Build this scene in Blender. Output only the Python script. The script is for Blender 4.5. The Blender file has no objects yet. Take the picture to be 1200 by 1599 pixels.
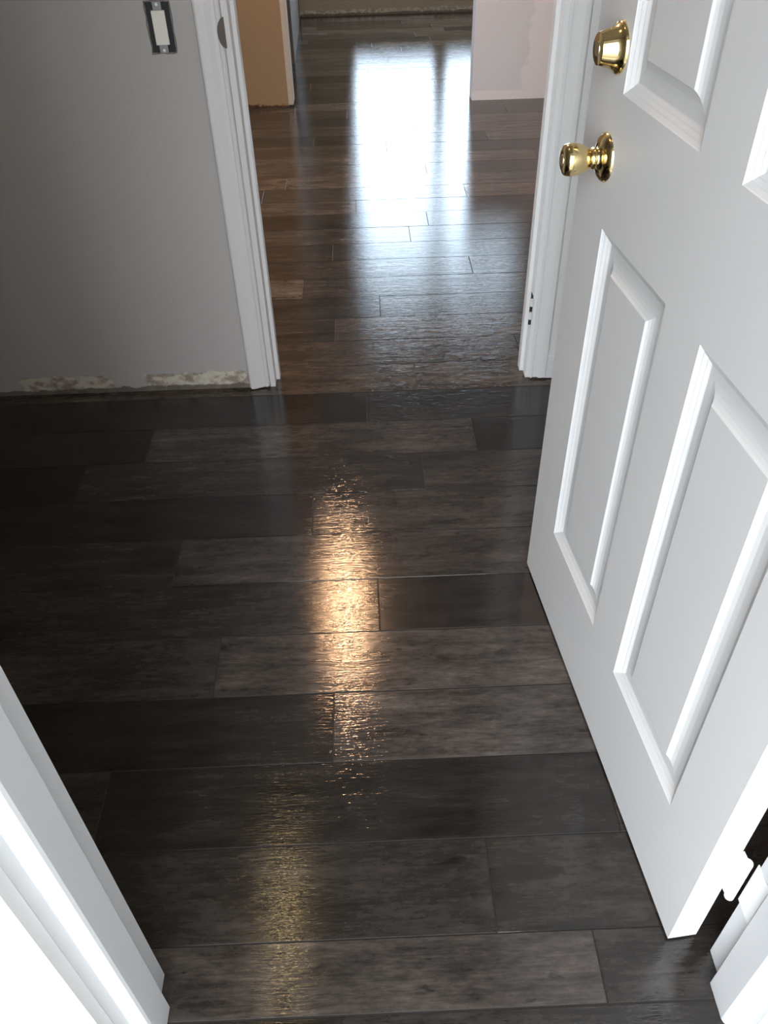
import bpy, bmesh, math, random
from mathutils import Vector, Matrix

C = bpy.context.scene.collection
SC = bpy.context.scene
PI = math.pi

# ------------------------------------------------------------------ camera
FPX, PITCH, ROLL, YAW, CAMH = 1267.63, 0.719818, -0.0286225, -0.0141898, 1.3091
def cam_rows():
    cp, sp = math.cos(PITCH), math.sin(PITCH)
    cy, sy = math.cos(YAW), math.sin(YAW)
    cr, sr = math.cos(ROLL), math.sin(ROLL)
    rt = Matrix(((1, 0, 0), (0, -sp, -cp), (0, cp, -sp)))
    ry = Matrix(((cy, sy, 0), (-sy, cy, 0), (0, 0, 1)))
    rr = Matrix(((cr, -sr, 0), (sr, cr, 0), (0, 0, 1)))
    return rr @ rt @ ry
R = cam_rows()
cd = bpy.data.cameras.new('camera')
cam = bpy.data.objects.new('camera', cd); C.objects.link(cam)
m = Matrix.Identity(4)
for i in range(3):
    m[i][0] = R[0][i]; m[i][1] = -R[1][i]; m[i][2] = -R[2][i]
m[2][3] = CAMH
cam.matrix_world = m
cd.sensor_fit = 'HORIZONTAL'; cd.sensor_width = 36; cd.lens = FPX / 1200 * 36
cd.clip_start = 0.01; cd.clip_end = 300
SC.camera = cam

# ------------------------------------------------------------------ world and light
SKY_STRENGTH = 9.3
LAMP_HALL = 360.0
LAMP_FOYER = 20.0
w = bpy.data.worlds.new('sky'); SC.world = w; w.use_nodes = True
bg = w.node_tree.nodes['Background']
bg.inputs[0].default_value = (0.86, 0.94, 1.0, 1)
# the sky is brighter towards the back of the house (+y), where the sun stands behind thin cloud
_t = w.node_tree; _g = _t.nodes.new('ShaderNodeTexCoord'); _s = _t.nodes.new('ShaderNodeSeparateXYZ'); _m = _t.nodes.new('ShaderNodeMapRange')
_t.links.new(_g.outputs['Generated'], _s.inputs[0]); _t.links.new(_s.outputs[1], _m.inputs[0])
_m.inputs[1].default_value = -.1; _m.inputs[2].default_value = .9; _m.inputs[3].default_value = SKY_STRENGTH; _m.inputs[4].default_value = SKY_STRENGTH * 1.25
_t.links.new(_m.outputs[0], bg.inputs[1])
_c = _t.nodes.new('ShaderNodeMix'); _c.data_type = 'RGBA'; _f = _t.nodes.new('ShaderNodeMapRange')
_t.links.new(_s.outputs[1], _f.inputs[0]); _f.inputs[1].default_value = -.1; _f.inputs[2].default_value = .6
_c.inputs[6].default_value = (0.90, 0.95, 1.0, 1); _c.inputs[7].default_value = (0.66, 0.83, 1.0, 1)
_t.links.new(_f.outputs[0], _c.inputs[0]); _t.links.new(_c.outputs[2], bg.inputs[0])
SC.view_settings.view_transform = 'Standard'
SC.view_settings.look = 'None'
SC.view_settings.exposure = 0.12
SC.view_settings.gamma = 1.0
SC.view_settings.use_curve_mapping = False
SC.cycles.max_bounces = 10
SC.cycles.diffuse_bounces = 7
SC.cycles.glossy_bounces = 5
SC.cycles.sample_clamp_indirect = 6
SC.cycles.use_denoising = True

def portal(name, loc, rot, sx, sy):            # importance-sampling portals in real openings
    l = bpy.data.lights.new(name, 'AREA'); l.shape = 'RECTANGLE'; l.size = sx; l.size_y = sy
    l.cycles.is_portal = True
    o = bpy.data.objects.new(name, l); C.objects.link(o); o.location = loc; o.rotation_euler = rot
portal('entry_daylight', (0.07, 0.30, 1.05), (PI/2, 0, 0), 0.85, 2.1)            # faces +y
bpy.data.objects['entry_daylight'].rotation_euler = (-PI/2 + PI, 0, 0)
portal('far_window_daylight', (0.72, 7.70, 1.30), (-PI/2, 0, 0), 1.56, 1.60)
portal('side_window_daylight', (-3.05, 3.7, 1.45), (0, -PI/2, 0), 1.2, 1.4)

# ------------------------------------------------------------------ material helpers
def mat(name, col, rough=0.5, metal=0.0, spec=0.5):
    mt = bpy.data.materials.new(name); mt.use_nodes = True
    b = mt.node_tree.nodes['Principled BSDF']
    b.inputs['Base Color'].default_value = (*col, 1)
    b.inputs['Roughness'].default_value = rough
    b.inputs['Metallic'].default_value = metal
    b.inputs['Specular IOR Level'].default_value = spec
    return mt
class NT:
    def __init__(s, mt):
        s.t = mt.node_tree; s.b = s.t.nodes['Principled BSDF']; s.co = None
    def n(s, kind, **kw):
        nd = s.t.nodes.new(kind)
        for k, v in kw.items(): setattr(nd, k, v)
        return nd
    def link(s, a, b): s.t.links.new(a, b)
    def coord(s, scale=(1, 1, 1), loc=None):
        tc = s.n('ShaderNodeTexCoord'); mp = s.n('ShaderNodeMapping')
        s.link(tc.outputs['Object'], mp.inputs['Vector'])
        mp.inputs['Scale'].default_value = scale
        if loc is not None: mp.inputs['Location'].default_value = loc
        return mp.outputs[0]
    def noise(s, vec, scale=5, detail=4, rough=0.5, dist=0.0):
        nd = s.n('ShaderNodeTexNoise'); s.link(vec, nd.inputs['Vector'])
        nd.inputs['Scale'].default_value = scale; nd.inputs['Detail'].default_value = detail
        nd.inputs['Roughness'].default_value = rough; nd.inputs['Distortion'].default_value = dist
        return nd.outputs['Fac']
    def math(s, op, a, b=None, c=None, clamp=False):
        nd = s.n('ShaderNodeMath', operation=op); nd.use_clamp = clamp
        for i, v in enumerate((a, b, c)):
            if v is None: continue
            if isinstance(v, (int, float)): nd.inputs[i].default_value = v
            else: s.link(v, nd.inputs[i])
        return nd.outputs[0]
    def ramp(s, v, lo, hi):                    # smooth 0..1
        nd = s.n('ShaderNodeMapRange', interpolation_type='SMOOTHSTEP'); s.link(v, nd.inputs[0])
        nd.inputs[1].default_value = lo; nd.inputs[2].default_value = hi
        return nd.outputs[0]
    def mix(s, f, a, b, mode='MIX'):
        nd = s.n('ShaderNodeMix', data_type='RGBA', blend_type=mode)
        if isinstance(f, (int, float)): nd.inputs[0].default_value = f
        else: s.link(f, nd.inputs[0])
        for i, v in ((6, a), (7, b)):
            if isinstance(v, tuple): nd.inputs[i].default_value = (*v, 1)
            else: s.link(v, nd.inputs[i])
        return nd.outputs[2]
    def bump(s, h, strength, dist):
        nd = s.n('ShaderNodeBump'); nd.inputs['Strength'].default_value = strength
        nd.inputs['Distance'].default_value = dist; s.link(h, nd.inputs['Height'])
        s.link(nd.outputs[0], s.b.inputs['Normal']); return nd
    def xyz(s):
        tc = s.n('ShaderNodeTexCoord'); sp = s.n('ShaderNodeSeparateXYZ'); s.link(tc.outputs['Object'], sp.inputs[0])
        return sp.outputs

def paint(name, col, rough, bscale=220, bstr=0.15, var=0.06):
    mt = mat(name, col, rough); t = NT(mt); v = t.coord()
    n1 = t.noise(v, 2.2, 3); 
    dk = tuple(c * (1 - var) for c in col)
    t.link(t.mix(n1, dk, col), t.b.inputs['Base Color'])
    t.bump(t.noise(v, bscale, 2), bstr, 0.002)
    return mt

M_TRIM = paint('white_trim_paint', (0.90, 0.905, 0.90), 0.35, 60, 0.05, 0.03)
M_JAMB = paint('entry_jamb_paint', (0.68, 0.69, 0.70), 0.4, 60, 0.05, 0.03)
M_TRIMG = paint('dull_trim_paint', (0.66, 0.635, 0.625), 0.4, 60, 0.08, 0.06)  # duller copy of the trim paint, for the left side of the opening
M_DOOR = paint('white_door_paint', (0.71, 0.71, 0.71), 0.45, 300, 0.06, 0.03)
M_CEIL = paint('ceiling_paint', (0.72, 0.70, 0.67), 0.9, 120, 0.2)
M_WALL = paint('grey_wall_paint', (0.55, 0.54, 0.53), 0.75, 140, 0.25)
M_WHITEWALL = paint('white_wall_paint', (0.88, 0.88, 0.87), 0.7, 140, 0.15)
M_BLOCKER = paint('daylight_blocker_brown', (0.13, 0.115, 0.10), 0.9, 90, 0.4)  # dark surface of the added daylight blockers outside the entry
M_OUTW = paint('exterior_light_stucco', (0.75, 0.73, 0.69), 0.9, 90, 0.4)
M_PATIO = paint('patio_concrete', (0.42, 0.41, 0.39), 0.85, 60, 0.3)
M_BRASS = mat('polished_brass', (0.84, 0.67, 0.34), 0.14, 1.0)
M_BRASSD = mat('key_face_brass', (0.62, 0.55, 0.36), 0.35, 1.0)
M_DARK = mat('dark_cavity', (0.02, 0.02, 0.022), 0.7)
M_BRONZE = mat('dark_bronze', (0.09, 0.075, 0.065), 0.4, 0.8)
M_STEEL = mat('galvanised_steel', (0.32, 0.32, 0.31), 0.45, 0.9)
M_SWITCH = mat('ivory_switch_plastic', (0.80, 0.77, 0.68), 0.4)
M_CREAM = paint('cream_corner_plaster', (0.50, 0.43, 0.35), 0.8, 90, 0.3)
M_KHAKI = None

# grey wall with the ragged strip where the baseboard was torn off
def stripped(name, col, spans, zt, flake, dark, base_thr=0.5, rough=0.75):
    mt = paint(name, col, rough, 140, 0.25); t = NT(mt)
    X = t.xyz(); v = t.coord((1, 1, 1.4))
    n = t.noise(v, 34, 4, 0.6); n2 = t.noise(t.coord(), 22, 4, 0.6); n3 = t.noise(t.coord(), 7, 3, 0.6)
    top = t.math('ADD', zt - 0.018, t.math('MULTIPLY', n2, 0.036))
    gate = None
    for a, b in spans:
        e = t.math('MULTIPLY', t.ramp(X[0], a - 0.05, a + 0.05), t.math('SUBTRACT', 1.0, t.ramp(X[0], b - 0.05, b + 0.05)))
        gate = e if gate is None else t.math('MAXIMUM', gate, e)
    pres = t.math('ADD', gate, t.math('MULTIPLY', t.math('SUBTRACT', n3, .5), base_thr * 2.0))
    pat = t.math('MULTIPLY', t.ramp(t.math('SUBTRACT', top, X[2]), 0.0, 0.004), t.ramp(pres, .45, .6))
    fl = t.mix(t.ramp(n, 0.40, 0.60), dark, flake)
    gap_dark = t.math('MULTIPLY', t.ramp(t.math('SUBTRACT', t.math('MULTIPLY', n2, 0.036), X[2]), 0.0, 0.004), 0.85)  # dark of the gap at the wall foot, painted into the wall colour
    old = t.b.inputs['Base Color'].links[0].from_socket
    t.link(t.mix(gap_dark, t.mix(pat, old, fl), tuple(c * .35 for c in dark)), t.b.inputs['Base Color'])
    return mt
M_BACK = stripped('grey_wall_with_torn_strip', (0.46, 0.435, 0.415), [(-1.02, -0.76), (-0.68, -0.30)], 0.060, (0.62, 0.57, 0.47), (0.31, 0.25, 0.20), 0.62)
M_ORANGE = stripped('tan_orange_wall', (0.31, 0.205, 0.11), [(-0.68, -0.36)], 0.026, (0.34, 0.19, 0.09), (0.09, 0.045, 0.02), 0.5, 0.8)
M_FAR = stripped('khaki_wall', (0.34, 0.29, 0.20), [(-0.5, 2.5)], 0.045, (0.50, 0.43, 0.35), (0.30, 0.25, 0.18), 0.9, 0.8)

def make_pink():
    mt = paint('pink_patched_wall', (0.83, 0.84, 0.88), 0.8, 120, 0.15, 0.03); t = NT(mt)
    X = t.xyz(); n = t.noise(t.coord(), 9, 4, 0.6)
    e = t.math('ADD', t.math('ADD', X[0], t.math('MULTIPLY', n, 0.16)), t.math('MULTIPLY', X[2], -0.05))
    a = t.ramp(e, 1.0, 1.02)
    zb = t.math('SUBTRACT', X[2], t.math('MULTIPLY', n, 0.04))
    b = t.math('SUBTRACT', 1.0, t.ramp(zb, 0.022, 0.034))
    old = t.b.inputs['Base Color'].links[0].from_socket
    t.link(t.mix(t.math('MAXIMUM', a, b), old, (0.93, 0.91, 0.93)), t.b.inputs['Base Color'])
    return mt
M_PINK = make_pink()

# wood-look plank tile: tone per plank, with lamplight painted into the far rows, grain and wire-brushed relief from noise
def make_floor():
    mt = mat('dark_wood_plank_tile', (0.05, 0.04, 0.035), 0.22); t = NT(mt)
    at = t.n('ShaderNodeAttribute', attribute_name='tone')
    sep = t.n('ShaderNodeSeparateColor'); t.link(at.outputs['Color'], sep.inputs[0])
    tone, off, warm = sep.outputs[0], sep.outputs[1], sep.outputs[2]
    tc = t.n('ShaderNodeTexCoord'); comb = t.n('ShaderNodeCombineXYZ')
    t.link(t.math('MULTIPLY', off, 37.0), comb.inputs[0]); t.link(t.math('MULTIPLY', off, 91.0), comb.inputs[1])
    add = t.n('ShaderNodeVectorMath', operation='ADD')
    t.link(tc.outputs['Object'], add.inputs[0]); t.link(comb.outputs[0], add.inputs[1])
    def sc(s):
        mp = t.n('ShaderNodeMapping'); t.link(add.outputs[0], mp.inputs['Vector']); mp.inputs['Scale'].default_value = s
        return mp.outputs[0]
    g1 = t.noise(sc((1.6, 13, 1)), 3.0, 5, 0.6, 0.4)
    g2 = t.noise(sc((5, 60, 1)), 4.0, 4, 0.65)
    blot = t.noise(sc((2.6, 6, 1)), 2.2, 3, 0.55)
    k = t.math('ADD', t.math('MULTIPLY', g1, 0.9), t.math('MULTIPLY', g2, 0.5))       # about 0.7
    k = t.math('ADD', k, t.math('MULTIPLY', blot, 0.8))                                # about 1.1
    fine = t.noise(sc((11, 34, 1)), 3.5, 4, 0.7)
    spot = t.math('MULTIPLY', t.ramp(t.noise(sc((7, 16, 1)), 2.2, 3, 0.6), .62, .74), -0.28)
    k = t.math('ADD', k, t.math('ADD', t.math('MULTIPLY', t.math('SUBTRACT', fine, .5), 0.8), spot))
    k = t.math('POWER', t.math('MULTIPLY', k, 0.92), 2.9)
    val = t.math('MULTIPLY', t.math('MULTIPLY', tone, 5.2), k)
    cr = t.n('ShaderNodeMix', data_type='RGBA', blend_type='MULTIPLY'); cr.inputs[0].default_value = 1
    gray = t.n('ShaderNodeCombineColor')
    for i in range(3): t.link(val, gray.inputs[i])
    t.link(gray.outputs[0], cr.inputs[6])
    t.link(t.mix(warm, (1.0, 0.84, 0.73), (1.0, 0.70, 0.49)), cr.inputs[7])  # second tint paints the hall lamp's warm light into far planks
    t.link(cr.outputs[2], t.b.inputs['Base Color'])
    # relief: fine horizontal brushing plus long undulation
    r1 = t.noise(sc((12, 115, 1)), 2.2, 3, 0.6)
    r2 = t.noise(sc((1.6, 24, 1)), 2.0, 2, 0.5)
    h = t.math('ADD', t.math('MULTIPLY', r1, 0.85), t.math('MULTIPLY', r2, 0.7))
    t.bump(h, 1.0, 0.00052)
    t.link(t.math('ADD', 0.02, t.math('MULTIPLY', g2, 0.11)), t.b.inputs['Roughness'])
    return mt
M_FLOOR = make_floor()
M_FLOOR.node_tree.nodes['Principled BSDF'].inputs['IOR'].default_value = 1.6
M_GROUT = mat('dark_grout', (0.022, 0.018, 0.015), 0.6)
def emit(name, col, s):
    mt = mat(name, col, 0.4); b = mt.node_tree.nodes['Principled BSDF']
    b.inputs['Emission Color'].default_value = (*col, 1); b.inputs['Emission Strength'].default_value = s
    return mt

# ------------------------------------------------------------------ geometry helpers
def add_box(bm, x0, x1, y0, y1, z0, z1):
    vs = [bm.verts.new(p) for p in ((x0,y0,z0),(x1,y0,z0),(x1,y1,z0),(x0,y1,z0),(x0,y0,z1),(x1,y0,z1),(x1,y1,z1),(x0,y1,z1))]
    for f in ((3,2,1,0),(4,5,6,7),(0,1,5,4),(1,2,6,5),(2,3,7,6),(3,0,4,7)):
        bm.faces.new([vs[i] for i in f])
def add_prism(bm, pts, z0, z1, topf=None, botf=None):      # outline in xy, raised along z
    a = [bm.verts.new((x, y, botf(x, y) if botf else z0)) for x, y in pts]
    b = [bm.verts.new((x, y, topf(x, y) if topf else z1)) for x, y in pts]
    n = len(pts)
    for i in range(n):
        bm.faces.new((a[i], a[(i+1) % n], b[(i+1) % n], b[i]))
    bm.faces.new(a[::-1]); bm.faces.new(b)
def add_lathe(bm, prof, mtx, seg=48):                       # prof: (radius, along local z)
    rings = []
    for r, z in prof:
        if r < 1e-6: rings.append([bm.verts.new(mtx @ Vector((0, 0, z)))])
        else: rings.append([bm.verts.new(mtx @ Vector((r*math.cos(2*PI*k/seg), r*math.sin(2*PI*k/seg), z))) for k in range(seg)])
    for a, b in zip(rings, rings[1:]):
        if len(a) == 1 and len(b) == 1: continue
        if len(a) == 1:
            for k in range(seg): bm.faces.new((a[0], b[k], b[(k+1) % seg]))
        elif len(b) == 1:
            for k in range(seg): bm.faces.new((a[k], a[(k+1) % seg], b[0]))
        else:
            for k in range(seg): bm.faces.new((a[k], a[(k+1) % seg], b[(k+1) % seg], b[k]))
def obj(name, bm, mt, parent=None, smooth=False, bevel=0, loc=None):
    bmesh.ops.recalc_face_normals(bm, faces=bm.faces)
    me = bpy.data.meshes.new(name); bm.to_mesh(me); bm.free()
    for x in (mt if isinstance(mt, (list, tuple)) else [mt]): me.materials.append(x)
    if smooth:
        for p in me.polygons: p.use_smooth = True
        me.set_sharp_from_angle(angle=math.radians(40))
    o = bpy.data.objects.new(name, me); C.objects.link(o)
    if parent: o.parent = parent
    if bevel:
        b = o.modifiers.new('bevel', 'BEVEL'); b.width = bevel; b.segments = 2; b.limit_method = 'ANGLE'; b.angle_limit = math.radians(50)
    return o
def tag(o, label=None, cat=None, group=None, kind=None):
    if label: o['label'] = label
    if cat: o['category'] = cat
    if group: o['group'] = group
    if kind: o['kind'] = kind
    return o
def boxes(name, bl, mt, parent=None, bevel=0, smooth=False):
    bm = bmesh.new()
    for b in bl: add_box(bm, *b)
    return obj(name, bm, mt, parent, smooth, bevel)
def struct(name, bl, mt, label, cat='wall', bevel=0):
    return tag(boxes(name, bl, mt, None, bevel), label, cat, None, 'structure')

H = 2.44
# ------------------------------------------------------------------ floor: rows of plank tiles
Y0, S, PL, GAP = 0.50469, 0.152712, 0.887, 0.0021
random.seed(11)
JX = {-1:.308, 0:.162, 1:.392, 2:-.094, 3:-.331, 4:0.0, 5:-.46, 6:-.153, 7:.129, 8:.278, 9:-.013, 10:-.75, 11:.47, 12:-.109,
      13:.043, 14:-.229, 15:.391, 16:-.126, 17:.18, 18:.262, 19:-.034, 20:.453, 21:-.349, 22:.30, 23:-.039, 24:.126,
      25:-.242, 27:.507, 28:-.074, 30:.031, 32:.589, 34:.064, 35:-.017, 36:.198}
# tone of individual planks, keyed by row and centre x; far rows include painted lamplight
TONE = {-2:[(-9,9,.055)], -1:[(-9,.3,.082),(.3,9,.045)], 0:[(-9,.16,.05),(.16,9,.042)], 1:[(-9,-.5,.06),(-.5,.39,.03),(.39,9,.06)],
        2:[(-9,-.1,.03),(-.1,9,.090)], 3:[(-9,-.33,.062),(-.33,9,.085)], 4:[(-9,0,.05),(0,9,.028)], 5:[(-9,-.46,.045),(-.46,9,.072)],
        6:[(-9,-.15,.03),(-.15,9,.078)], 7:[(-9,-.75,.022),(-.75,.129,.055),(.129,9,.068)], 8:[(-9,-.6,.038),(-.6,.278,.085),(.278,9,.032)],
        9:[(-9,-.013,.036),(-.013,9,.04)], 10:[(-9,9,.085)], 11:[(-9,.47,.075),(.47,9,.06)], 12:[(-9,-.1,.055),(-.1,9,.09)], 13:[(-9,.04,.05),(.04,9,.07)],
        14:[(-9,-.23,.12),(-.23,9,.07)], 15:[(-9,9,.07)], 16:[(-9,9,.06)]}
def tone_of(r, xc):
    for a, b, v in TONE.get(r, []):
        if a <= xc < b: return (v + .006) * (1.2 if r > 9 else 1.0)  # rows past the opening lightened in colour for the hall lamp
    return random.choice([.065, .085, .10, .12, .14])
def build_floor():
    bm = bmesh.new(); lay = bm.loops.layers.color.new('tone')
    X0, X1 = -3.0, 2.6
    bev = 0.00035
    for r in range(-1, 48):
        ya, yb = Y0 + r * S, Y0 + (r + 1) * S
        if r == -1: ya = 0.402
        j = JX.get(r, random.uniform(-.4, .45))
        x = j
        while x > X0: x -= PL
        cuts = [x]
        while x < X1: x += PL; cuts.append(x)
        if r == 20: cuts = sorted([c for c in cuts if abs(c + .434) > .02] + [-.444])
        for a, b in zip(cuts, cuts[1:]):
            tn = tone_of(r, (a + b) / 2); off = random.random(); wm = random.uniform(.6, 1) if r > 9 else random.random() * .35  # rows past the opening get lamplight warmth in their colour
            x0, x1, y0, y1 = a + GAP/2, b - GAP/2, ya + GAP/2, yb - GAP/2
            dz = random.uniform(-.0003, .0003)
            lo = [bm.verts.new(p) for p in ((x0,y0,-.004),(x1,y0,-.004),(x1,y1,-.004),(x0,y1,-.004))]
            e = [bm.verts.new(p) for p in ((x0,y0,-bev+dz),(x1,y0,-bev+dz),(x1,y1,-bev+dz),(x0,y1,-bev+dz))]
            u = [bm.verts.new(p) for p in ((x0+bev,y0+bev,dz),(x1-bev,y0+bev,dz),(x1-bev,y1-bev,dz),(x0+bev,y1-bev,dz))]
            fs = [bm.faces.new(u)]
            for k in range(4):
                q = (k + 1) % 4
                fs.append(bm.faces.new((e[k], e[q], u[q], u[k]))); fs.append(bm.faces.new((lo[k], lo[q], e[q], e[k])))
                # the long edges carry grout up to the face, the cut ends stay glazed
                fs[-2].material_index = 1 if (k in (0, 2) and random.random() > .15) else 0
                fs[-1].material_index = 1
            for f in fs:
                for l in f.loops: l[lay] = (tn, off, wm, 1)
    # sill-side strip of tile under the doorway
    n0 = len(bm.faces)
    add_box(bm, -3.0, 2.6, 0.36, 0.3994, -.004, 0.0)
    bm.faces.ensure_lookup_table()
    for f in bm.faces[n0:]:
        for l in f.loops: l[lay] = (.055, .3, .1, 1)
    n1 = len(bm.faces)
    add_box(bm, -3.2, 2.8, 0.36, 8.0, -.06, -.0016)
    bm.faces.ensure_lookup_table()
    for f in bm.faces[n1:]: f.material_index = 1
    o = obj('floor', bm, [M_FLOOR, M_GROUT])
    return tag(o, 'dark brown wood-look plank floor running through the doorway', 'floor', None, 'structure')
build_floor()
struct('ceiling', [(-3.2, 2.8, 0.34, 8.0, H, H + .1)], M_CEIL, 'plain ceiling above the hallway', 'ceiling')

# ------------------------------------------------------------------ walls
# front wall around the entry doorway
FX0, FX1, FY0, FY1, FT = -.362, .499, .350, .466, 2.06
struct('wall_front', [(-3.2, FX0, FY0, FY1, 0, H), (FX1, 2.8, FY0, FY1, 0, H), (FX0, FX1, FY0, FY1, FT, H)], M_OUTW,
       'outer wall holding the entry doorway in the foreground')
struct('wall_left', [(-2.32, -2.2, FY1, 2.08, 0, H)], M_WALL, 'grey wall closing the left end of the foyer')
struct('wall_right', [(1.05, 1.15, FY1, 2.08, 0, H)], M_WHITEWALL, 'white side wall behind the open panelled door')
# back wall with the cased opening
OX0, OX1, OT = -.2985, .479, 2.05
BY0, BY1 = 2.08, 2.196
struct('wall_back', [(-3.2, OX0, BY0, BY1, 0, H), (OX0, OX1, BY0, BY1, OT, H)], M_BACK,
       'grey wall with switch hole and torn strip where baseboard was removed')
struct('wall_back_right', [(OX1, 2.8, BY0, BY1, 0, H)], M_WHITEWALL, 'narrow white wall between hallway door casing and side wall')
# middle room
struct('wall_middle_left', [(-3.12, -3.0, BY1, 3.0, 0, H), (-3.12, -3.0, 4.4, 8.0, 0, H), (-3.12, -3.0, 3.0, 4.4, 0, .85), (-3.12, -3.0, 3.0, 4.4, 2.05, H)],
       M_WHITEWALL, 'left wall of the middle room with a window in it')
struct('wall_middle_right', [(2.6, 2.72, BY1, 8.0, 0, H)], M_WHITEWALL, 'right wall of the rooms beyond the opening')
struct('wall_orange', [(-3.0, -.404, 5.02, 5.13, 0.0, H)], M_ORANGE, 'tan orange wall seen through the opening on the left')
struct('wall_pink', [(.643, 2.6, 5.05, 5.17, 0, .80)], M_PINK, 'pinkish half wall with lighter plaster patch seen through the opening')
M_TAUPE = paint('taupe_wall_paint', (.13, .105, .085), .85)
bm = bmesh.new(); add_prism(bm, [(-3.0, 6.05), (-.422, 6.05), (-.456, 7.62), (-.56, 7.62), (-.53, 6.16), (-3.0, 6.16)], 0, H)
tag(obj('wall_corridor', bm, M_TAUPE), 'narrow taupe wall past the orange wall', 'wall', None, 'structure')
FWX0, FWX1, FWZ0, FWZ1 = -.06, 1.50, .36, 2.20
struct('wall_far', [(-3.0, FWX0, 7.62, 7.74, 0, H), (FWX1, 2.6, 7.62, 7.74, 0, H), (FWX0, FWX1, 7.62, 7.74, 0, FWZ0), (FWX0, FWX1, 7.62, 7.74, FWZ1, H)],
       M_FAR, 'khaki wall at the far end with scuffed bottom edge')

# windows: frames with real openings
def window(name, mk, label):
    e = bpy.data.objects.new(name, None); C.objects.link(e); tag(e, label, 'window', None, 'structure')
    mk(e); return e
def glass_mat():
    mt = bpy.data.materials.new('clear_window_glass'); mt.use_nodes = True; t = mt.node_tree; t.nodes.clear()
    o = t.nodes.new('ShaderNodeOutputMaterial'); mx = t.nodes.new('ShaderNodeMixShader')
    tr = t.nodes.new('ShaderNodeBsdfTransparent'); gl = t.nodes.new('ShaderNodeBsdfGlossy'); gl.inputs['Roughness'].default_value = .02
    mx.inputs[0].default_value = .06
    t.links.new(tr.outputs[0], mx.inputs[1]); t.links.new(gl.outputs[0], mx.inputs[2]); t.links.new(mx.outputs[0], o.inputs[0])
    return mt
M_GLASS = glass_mat()
def far_win(e):
    y0, y1, f = 7.64, 7.70, .04
    boxes('window_frame', [(FWX0, FWX0+f, y0, y1, FWZ0, FWZ1), (FWX1-f, FWX1, y0, y1, FWZ0, FWZ1), (FWX0+f, FWX1-f, y0, y1, FWZ0, FWZ0+f), (FWX0+f, FWX1-f, y0, y1, FWZ1-f, FWZ1)], M_TRIM, e, .003)
    boxes('window_mullion', [(.635, .745, y0-.01, y1, FWZ0+f, FWZ1-f)], M_TRIM, e, .003)
    boxes('window_pane', [(FWX0+f, .635, 7.668, 7.674, FWZ0+f, FWZ1-f)], M_GLASS, e)
    boxes('window_pane', [(.745, FWX1-f, 7.668, 7.674, FWZ0+f, FWZ1-f)], M_GLASS, e)
window('window_1', far_win, 'wide two-pane window in the far wall')
def side_win(e):
    x0, x1, f = -3.09, -3.03, .04
    boxes('window_frame', [(x0, x1, 3.0, 3.0+f, .85, 2.05), (x0, x1, 4.4-f, 4.4, .85, 2.05), (x0, x1, 3.0+f, 4.4-f, .85, .85+f), (x0, x1, 3.0+f, 4.4-f, 2.05-f, 2.05)], M_TRIM, e, .003)
    boxes('window_mullion', [(x0, x1, 3.68, 3.72, .89, 2.01)], M_TRIM, e, .003)
    boxes('window_pane', [(-3.064, -3.058, 3.04, 3.68, .89, 2.01)], M_GLASS, e)
    boxes('window_pane', [(-3.064, -3.058, 3.72, 4.36, .89, 2.01)], M_GLASS, e)
window('window_2', side_win, 'side window of the middle room')

# outdoors: patio, yard, and unseen walls and roof added to block daylight
struct('ground', [(-14, 14, -14, .34, -.16, -.04)], M_PATIO, 'concrete patio outside the entry door', 'ground')
struct('daylight_blocker_right', [(.80, .95, -3.6, FY0, -.04, 2.7)], M_BLOCKER, 'unseen brown wall added on the right to block daylight')
struct('daylight_blocker_left', [(-.95, -.80, -.8, FY0, -.04, 2.7)], M_BLOCKER, 'unseen brown wall added on the left to block daylight')
struct('daylight_blocker_roof', [(-.95, .95, -.45, FY0, 2.35, 2.5)], M_BLOCKER, 'unseen roof slab added to cut daylight at the doorway', 'roof')
struct('ground_back', [(-14, 14, 8.1, 24, -.5, -.3)], M_PATIO, 'back yard ground past the far window', 'ground')

# ------------------------------------------------------------------ casings and jambs of the cased opening
def ragged(seed, amp):
    rnd = random.Random(seed)
    return lambda x, y: .003 + amp * rnd.random()
def casing_profile(xi, xo, yb):                 # xi inner edge, xo outer edge, colonial profile facing -y
    d = xo - xi
    pr = [(0, 0), (0, -.007), (.06, -.0095), (.14, -.0095), (.20, -.008), (.34, -.0085), (.48, -.0115), (.58, -.0135), (.70, -.0150), (.90, -.0160), (.97, -.0150), (1, -.0125), (1, 0)]
    return [(xi + d*t, yb + y) for t, y in pr]
def casing(name, xi, xo, mt, label, seed):
    bm = bmesh.new(); add_prism(bm, casing_profile(xi, xo, BY0), 0, 2.09, botf=ragged(seed, .006))
    return tag(obj(name, bm, mt, None, False, 0), label, 'door casing', None, 'structure')
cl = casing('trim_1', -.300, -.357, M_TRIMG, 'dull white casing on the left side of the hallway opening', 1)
cr = casing('trim_2', .4745, .522, M_TRIM, 'bright white casing on the right side of the hallway opening', 2)
def jamb(name, pts, mt, label, z1=2.04):
    bm = bmesh.new(); add_prism(bm, pts, 0.0005, z1)
    return tag(obj(name, bm, mt, None, False, .0012), label, 'door jamb', None, 'structure')
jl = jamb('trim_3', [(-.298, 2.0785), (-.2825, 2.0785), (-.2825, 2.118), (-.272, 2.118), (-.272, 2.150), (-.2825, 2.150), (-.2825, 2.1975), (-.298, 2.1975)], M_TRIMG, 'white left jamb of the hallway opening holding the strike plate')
jr = jamb('trim_4', [(.4785, 2.0785), (.463, 2.0785), (.463, 2.118), (.452, 2.118), (.452, 2.150), (.463, 2.150), (.463, 2.1975), (.4785, 2.1975)], M_TRIM, 'white right jamb of the hallway opening with hinge left on it')
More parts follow.
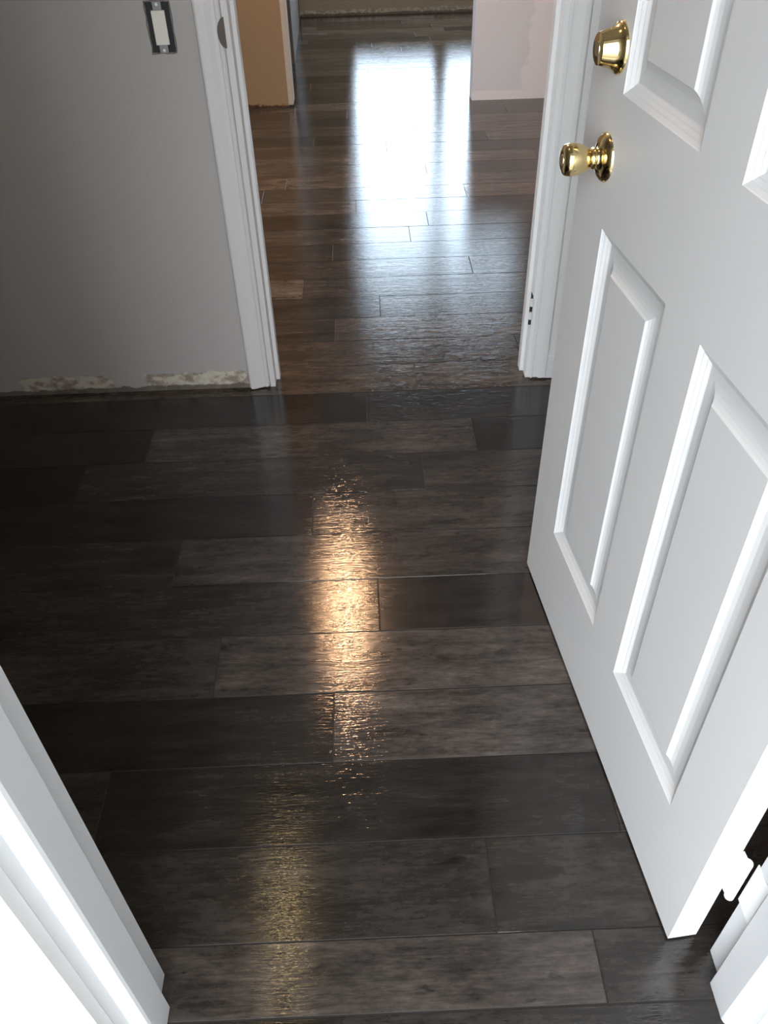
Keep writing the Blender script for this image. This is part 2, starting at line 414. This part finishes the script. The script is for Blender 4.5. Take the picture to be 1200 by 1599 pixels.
struct('trim_5', [(-.2825, .463, 2.0785, 2.1975, 2.024, 2.04), (-.357, .522, 2.064, 2.0785, 2.092, 2.15)], M_TRIM, 'white head of the hallway opening', 'door jamb', .002)

# strike plate: flat leaf on the jamb and the D-shaped lip curling round its front edge
def strike():
    bm = bmesh.new()
    pts = []
    for k in range(13):
        a = -PI/2 + PI * k / 12
        pts.append((-.2940 - .0165 * math.cos(a), .9270 + .0300 * math.sin(a)))
    vs1 = [bm.verts.new((x, 2.0688, z)) for x, z in pts]; vs2 = [bm.verts.new((x, 2.0783, z)) for x, z in pts]
    bm.faces.new(vs1); bm.faces.new(vs2[::-1])
    for i in range(len(pts)):
        q = (i+1) % len(pts); bm.faces.new((vs1[i], vs1[q], vs2[q], vs2[i]))
    s = obj('strike_plate', bm, M_BRONZE, jl); s['label'] = 'dark strike plate with curved lip on the left jamb'
strike()
# leftover hinge on the right jamb: leaf with separate painted knuckles and dark gaps
def leaf_hinge():
    bm = bmesh.new(); add_box(bm, .4620, .4630, 2.080, 2.108, .176, .262)
    add_box(bm, .4550, .4632, 2.0778, 2.0786, .176, .255)
    h = obj('hinge', bm, M_DARK, jr); h['label'] = 'bare hinge leaf with white painted knuckles and dark gaps'
    for z0, z1 in ((.236, .256), (.196, .216)):
        bm = bmesh.new(); add_lathe(bm, [(0, z0), (.0052, z0), (.0052, z1), (0, z1)], Matrix.Translation((.4590, 2.0735, 0)), 20)
        obj('hinge_knuckle', bm, M_TRIM, h, True)
leaf_hinge()

# short baseboard left in the corner by the opening
def baseboard():
    bm = bmesh.new()
    def run(p0, p1, nx, ny):
        prof = [(0, 0), (.012, 0), (.012, .058), (.0095, .068), (.006, .074), (.005, .082), (0, .085)]
        a = [bm.verts.new((p0[0] + nx*d, p0[1] + ny*d, z + .003)) for d, z in prof]
        b = [bm.verts.new((p1[0] + nx*d, p1[1] + ny*d, z + .003)) for d, z in prof]
        n = len(prof)
        for i in range(n): bm.faces.new((a[i], a[(i+1) % n], b[(i+1) % n], b[i]))
        bm.faces.new(a); bm.faces.new(b[::-1])
    run((.5225, 2.08), (1.05, 2.08), 0, -1)
    return tag(obj('baseboard_right', bm, M_TRIM), 'short white baseboard in the corner beside the hallway casing', 'baseboard', None, 'structure')
baseboard()
# light edge on the end of the orange wall
struct('trim_6', [(-.404, -.376, 5.008, 5.135, .018, H)], M_CREAM, 'pale corner strip on the end of the orange wall', 'corner trim', .002)

# ------------------------------------------------------------------ switch without its cover plate
def switch():
    e = bpy.data.objects.new('light_switch', None); C.objects.link(e); e.location = (-.436, 2.08, .94)
    tag(e, 'uncovered light switch in a dark wall cut-out on the grey wall', 'light switch')
    def b(name, bl, mt, bev=0): return boxes(name, bl, mt, e, bev)
    rnd = random.Random(4)
    # ragged dark rim of the cut-out
    bm = bmesh.new(); out = []; inn = []
    cor = [(-.029, -.052), (.029, -.052), (.029, .052), (-.029, .052)]
    for i in range(4):
        (ax, az), (bx, bz) = cor[i], cor[(i+1) % 4]
        for k in range(7):
            t = k / 7; x = ax + (bx-ax)*t + rnd.uniform(-.0013, .0013); z = az + (bz-az)*t + rnd.uniform(-.0013, .0013)
            out.append((x, z)); inn.append((x*.90, z*.95))
    vo = [bm.verts.new((x, -.0008, z)) for x, z in out]; vi = [bm.verts.new((x, -.0006, z)) for x, z in inn]
    vb = [bm.verts.new((x, -.0001, z)) for x, z in out]
    n = len(out)
    for i in range(n):
        q = (i+1) % n; bm.faces.new((vo[i], vo[q], vi[q], vi[i])); bm.faces.new((vb[i], vb[q], vo[q], vo[i]))
    rim = obj('cutout_rim', bm, mat('torn_drywall_edge', (.16, .145, .13), .9), e)
    b('switch_box', [(-.0262, .0262, -.0006, -.0001, -.0495, .0495)], M_DARK)
    for sg in (-1, 1):
        za, zb, zc = sorted((sg*.034, sg*.050)), sorted((sg*.033, sg*.040)), sg*.0445
        st = b('mounting_strap', [(-.0095, .0095, -.0030, -.0018, *za)], M_STEEL, .0004)
        bm = bmesh.new(); add_lathe(bm, [(0, .0016), (.0028, .0012), (.0034, 0)], Matrix.Translation((0, -.003, zc)) @ Matrix.Rotation(PI/2, 4, 'X'), 16)
        obj('screw', bm, M_SWITCH, st, True)
    b('rocker', [(-.0145, .0150, -.0060, -.0010, -.0335, .0335)], M_SWITCH, .001)
switch()

# ------------------------------------------------------------------ entry door frame
def side_jamb(sx, x_in, name, label):
    # sx = -1 left side, +1 right side; x_in = face of the jamb in the door rebate
    s = sx
    pts = [(x_in + s*.0215, FY1 + .001), (x_in, FY1 + .001), (x_in, .423), (x_in - s*.0150, .423), (x_in - s*.0150, .3760), (x_in - s*.0135, .3715),
           (x_in - s*.0105, .3690), (x_in + s*.006, .3680), (x_in + s*.008, .349), (x_in + s*.0215, .349)]
    j = jamb(name, pts, M_JAMB, label, 2.04)
    return j
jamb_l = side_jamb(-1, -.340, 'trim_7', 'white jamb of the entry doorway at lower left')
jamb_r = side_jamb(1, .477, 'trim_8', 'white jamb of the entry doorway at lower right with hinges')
struct('trim_9', [(-.340, .477, .355, FY1+.001, 2.04, 2.06)], M_TRIM, 'white head jamb of the entry doorway', 'door jamb')
def brickmould(s, x_in, name, label):
    pr = [(.0075, .349), (.0075, .330), (.0110, .3255), (.0160, .3250), (.0190, .3285), (.0225, .3285), (.0270, .3230), (.0330, .3185), (.0420, .3165), (.0500, .3165), (.0520, .3130), (.0575, .3130), (.0575, .349)]
    bm = bmesh.new(); add_prism(bm, [(x_in + s*d, y) for d, y in pr], .0005, 2.10)
    return tag(obj(name, bm, M_TRIM, None, False, .0008), label, 'door moulding', None, 'structure')
brickmould(-1, -.340, 'trim_10', 'blown-out white moulding outside the left entry jamb')
brickmould(1, .477, 'trim_11', 'white moulding outside the right entry jamb')
struct('trim_12', [(-.40, .537, .325, .349, 2.062, 2.12)], M_TRIM, 'white head moulding over the entry doorway', 'door moulding')
struct('threshold', [(-.325, .462, .30, .362, -.03, .004)], mat('aluminium_sill', (.6, .6, .6), .35, .9), 'metal sill under the entry doorway', 'threshold', .002)

# ------------------------------------------------------------------ the open six-panel door
DX, DY = 0.41752, 0.48401
ang = math.atan2(1.29301 - DY, 0.33830 - DX)
DW, DT, DH0, DH1 = .8128, .0445, .006, 2.032
door = bpy.data.objects.new('door_1', None); C.objects.link(door)
door.location = (DX, DY, 0); door.rotation_euler = (0, 0, ang)
tag(door, 'open white six-panel entry door with brass knob and deadbolt', 'door', None, 'structure')
# local axes: x from hinge to free edge, y+ = outdoor face direction (towards the hallway opening side), z up
PAN = []
for u0, u1 in ((.102, .342), (.444, .686)):
    for z0, z1 in ((.214, .826), (1.008, 1.62), (1.72, 1.93)):
        PAN.append((u0, u1, z0, z1))
def door_leaf():
    bm = bmesh.new()
    us = sorted({0, DW} | {p[0] for p in PAN} | {p[1] for p in PAN})
    zs = sorted({DH0, DH1} | {p[2] for p in PAN} | {p[3] for p in PAN})
    # y = 0 is the outdoor face, the thickness runs to -y
    prof = [(0, 0), (.0012, .0012), (.0055, .0042), (.0068, .0047), (.0112, .0080), (.0125, .0085), (.0165, .0112), (.0180, .0118), (.0300, .0118), (.0380, .0108), (.0440, .0088), (.0485, .0062), (.0505, .0042), (.0515, .0034)]
    for side in (0, 1):
        def P(u, z, d): return (u, -d if side == 0 else -DT + d, z)
        grid = {(u, z): bm.verts.new(P(u, z, 0)) for u in us for z in zs}
        for i in range(len(us)-1):
            for j in range(len(zs)-1):
                q = (us[i], us[i+1], zs[j], zs[j+1])
                ring = [grid[(q[0], q[2])], grid[(q[1], q[2])], grid[(q[1], q[3])], grid[(q[0], q[3])]]
                if q in PAN:
                    for ins, d in prof[1:]:
                        nr = [bm.verts.new(P(q[0]+ins, q[2]+ins, d)), bm.verts.new(P(q[1]-ins, q[2]+ins, d)), bm.verts.new(P(q[1]-ins, q[3]-ins, d)), bm.verts.new(P(q[0]+ins, q[3]-ins, d))]
                        for k in range(4): bm.faces.new((ring[k], ring[(k+1) % 4], nr[(k+1) % 4], nr[k]))
                        ring = nr
                bm.faces.new(ring)
        if side == 0: g0 = grid
        else: g1 = grid
    def strip(keys):
        for a, b in zip(keys, keys[1:]): bm.faces.new((g0[a], g0[b], g1[b], g1[a]))
    strip([(us[0], z) for z in zs]); strip([(us[-1], z) for z in zs]); strip([(u, zs[0]) for u in us]); strip([(u, zs[-1]) for u in us])
    return obj('door_leaf', bm, M_DOOR, door, False)
door_leaf()
OUT = Matrix.Rotation(-PI/2, 4, 'X')        # local z of a lathe -> +y (out of the outdoor face)
def lathe_part(name, prof, u, z, mt, parent, seg=56, flip=False):
    bm = bmesh.new()
    mtx = Matrix.Translation((u, 0 if not flip else -DT, z)) @ (OUT if not flip else Matrix.Rotation(PI/2, 4, 'X'))
    add_lathe(bm, prof, mtx, seg); return obj(name, bm, mt, parent, True)
KU, KZ, BZ = .716, .918, 1.056
for flip in (False, True):
    kn = lathe_part('door_knob', [(0, .063), (.0125, .0630), (.0160, .0622), (.0198, .0602), (.0214, .0570), (.0222, .0530), (.0222, .0470), (.0214, .0410), (.0196, .0350), (.0170, .0295), (.0146, .0250), (.0130, .0218),
                             (.0140, .0195), (.0150, .0180), (.0140, .0165), (.0128, .0150), (.0135, .0125), (.0165, .0100), (.0200, .0090)], KU, KZ, M_BRASS, door, 56, flip)
    if not flip: kn['label'] = 'shiny brass keyed knob'
    lathe_part('rosette', [(.0195, .0098), (.0240, .0088), (.0290, .0062), (.0325, .0032), (.0335, .0), (.0, .0)], KU, KZ, M_BRASS, kn, 56, flip)
    lathe_part('key_cylinder', [(0, .0642), (.0075, .0640), (.0078, .0630)], KU, KZ, M_BRASSD, kn, 28, flip)
db = lathe_part('deadbolt', [(0, .0305), (.0180, .0305), (.0195, .0298), (.0200, .0285), (.0212, .0250), (.0235, .0160), (.0260, .0085), (.0300, .0050), (.0318, .0030), (.0322, 0), (0, 0)], KU + .006, BZ, M_BRASS, door)
db['label'] = 'shiny brass tapered deadbolt cylinder'
lathe_part('key_cylinder', [(0, .0318), (.0085, .0316), (.0088, .0305)], KU + .006, BZ, M_BRASSD, db, 28)
bm = bmesh.new(); add_box(bm, KU + .003, KU + .009, -DT - .02, -DT - .001, BZ - .012, BZ + .012); obj('thumb_turn', bm, M_BRASS, db, False, .002)
bm = bmesh.new(); add_box(bm, DW, DW + .0012, -.034, -.010, KZ - .028, KZ + .028); obj('latch_plate', bm, M_BRASS, door)
# hinges: leaf on the door edge, knuckles at the indoor corner, leaf on the jamb
for z0 in (.170, .985, 1.76):
    z1 = z0 + .100
    bm = bmesh.new()
    add_box(bm, -.0016, -.0002, -.042, -.008, z0, z1)
    add_box(bm, -.0135, -.0002, -DT - .0022, -DT + .0030, z0, z1)
    h = obj('hinge', bm, M_TRIM, door, False)
    h['label'] = 'white painted hinge joining door and jamb'
    for k in range(5):
        a = z0 + k * .020; bm = bmesh.new()
        add_lathe(bm, [(0, a + .0006), (.0060, a + .0006), (.0066, a + .0015), (.0066, a + .0185), (.0060, a + .0194), (0, a + .0194)], Matrix.Translation((-.0150, -DT - .0005, 0)), 20)
        obj('hinge_knuckle', bm, M_TRIM, h, True)
    bm = bmesh.new()
    add_lathe(bm, [(0, z0 - .004), (.004, z0 - .003), (.005, z0), (0, z0)], Matrix.Translation((-.0150, -DT - .0005, 0)), 16)
    obj('hinge_pin', bm, M_TRIM, h, True)
    boxes('jamb_leaf', [(.4755, .4769, .436, .470, z0, z1)], M_TRIM, jamb_r)

# ------------------------------------------------------------------ ceiling lamps that show in the floor's gloss
def ceiling_lamp(x, y, r, strength, col, label):
    e = bpy.data.objects.new('ceiling_light', None); C.objects.link(e); e.location = (x, y, H)
    tag(e, label, 'ceiling light')
    bm = bmesh.new(); add_lathe(bm, [(0, 0), (r*1.08, 0), (r*1.08, -.018), (r*.98, -.024), (0, -.024)], Matrix.Identity(4), 40)
    obj('lamp_base', bm, M_BRASS, e, True)
    bm = bmesh.new()
    add_lathe(bm, [(r*math.cos(a), -.026 - .8*r*math.sin(a)) for a in [k*PI/2/10 for k in range(10)]] + [(0, -.026 - .8*r)], Matrix.Identity(4), 40)
    obj('lamp_shade', bm, emit('warm_lamp_glow', col, strength), e, True)
ceiling_lamp(-.20, 3.35, .068, LAMP_HALL, (1.0, .58, .32), 'warm glowing dome light in the middle room, mirrored in the floor')
ceiling_lamp(-.47, 1.52, .068, LAMP_FOYER, (1.0, .72, .34), 'dim glowing dome light in the foyer, mirrored in the nearest planks')
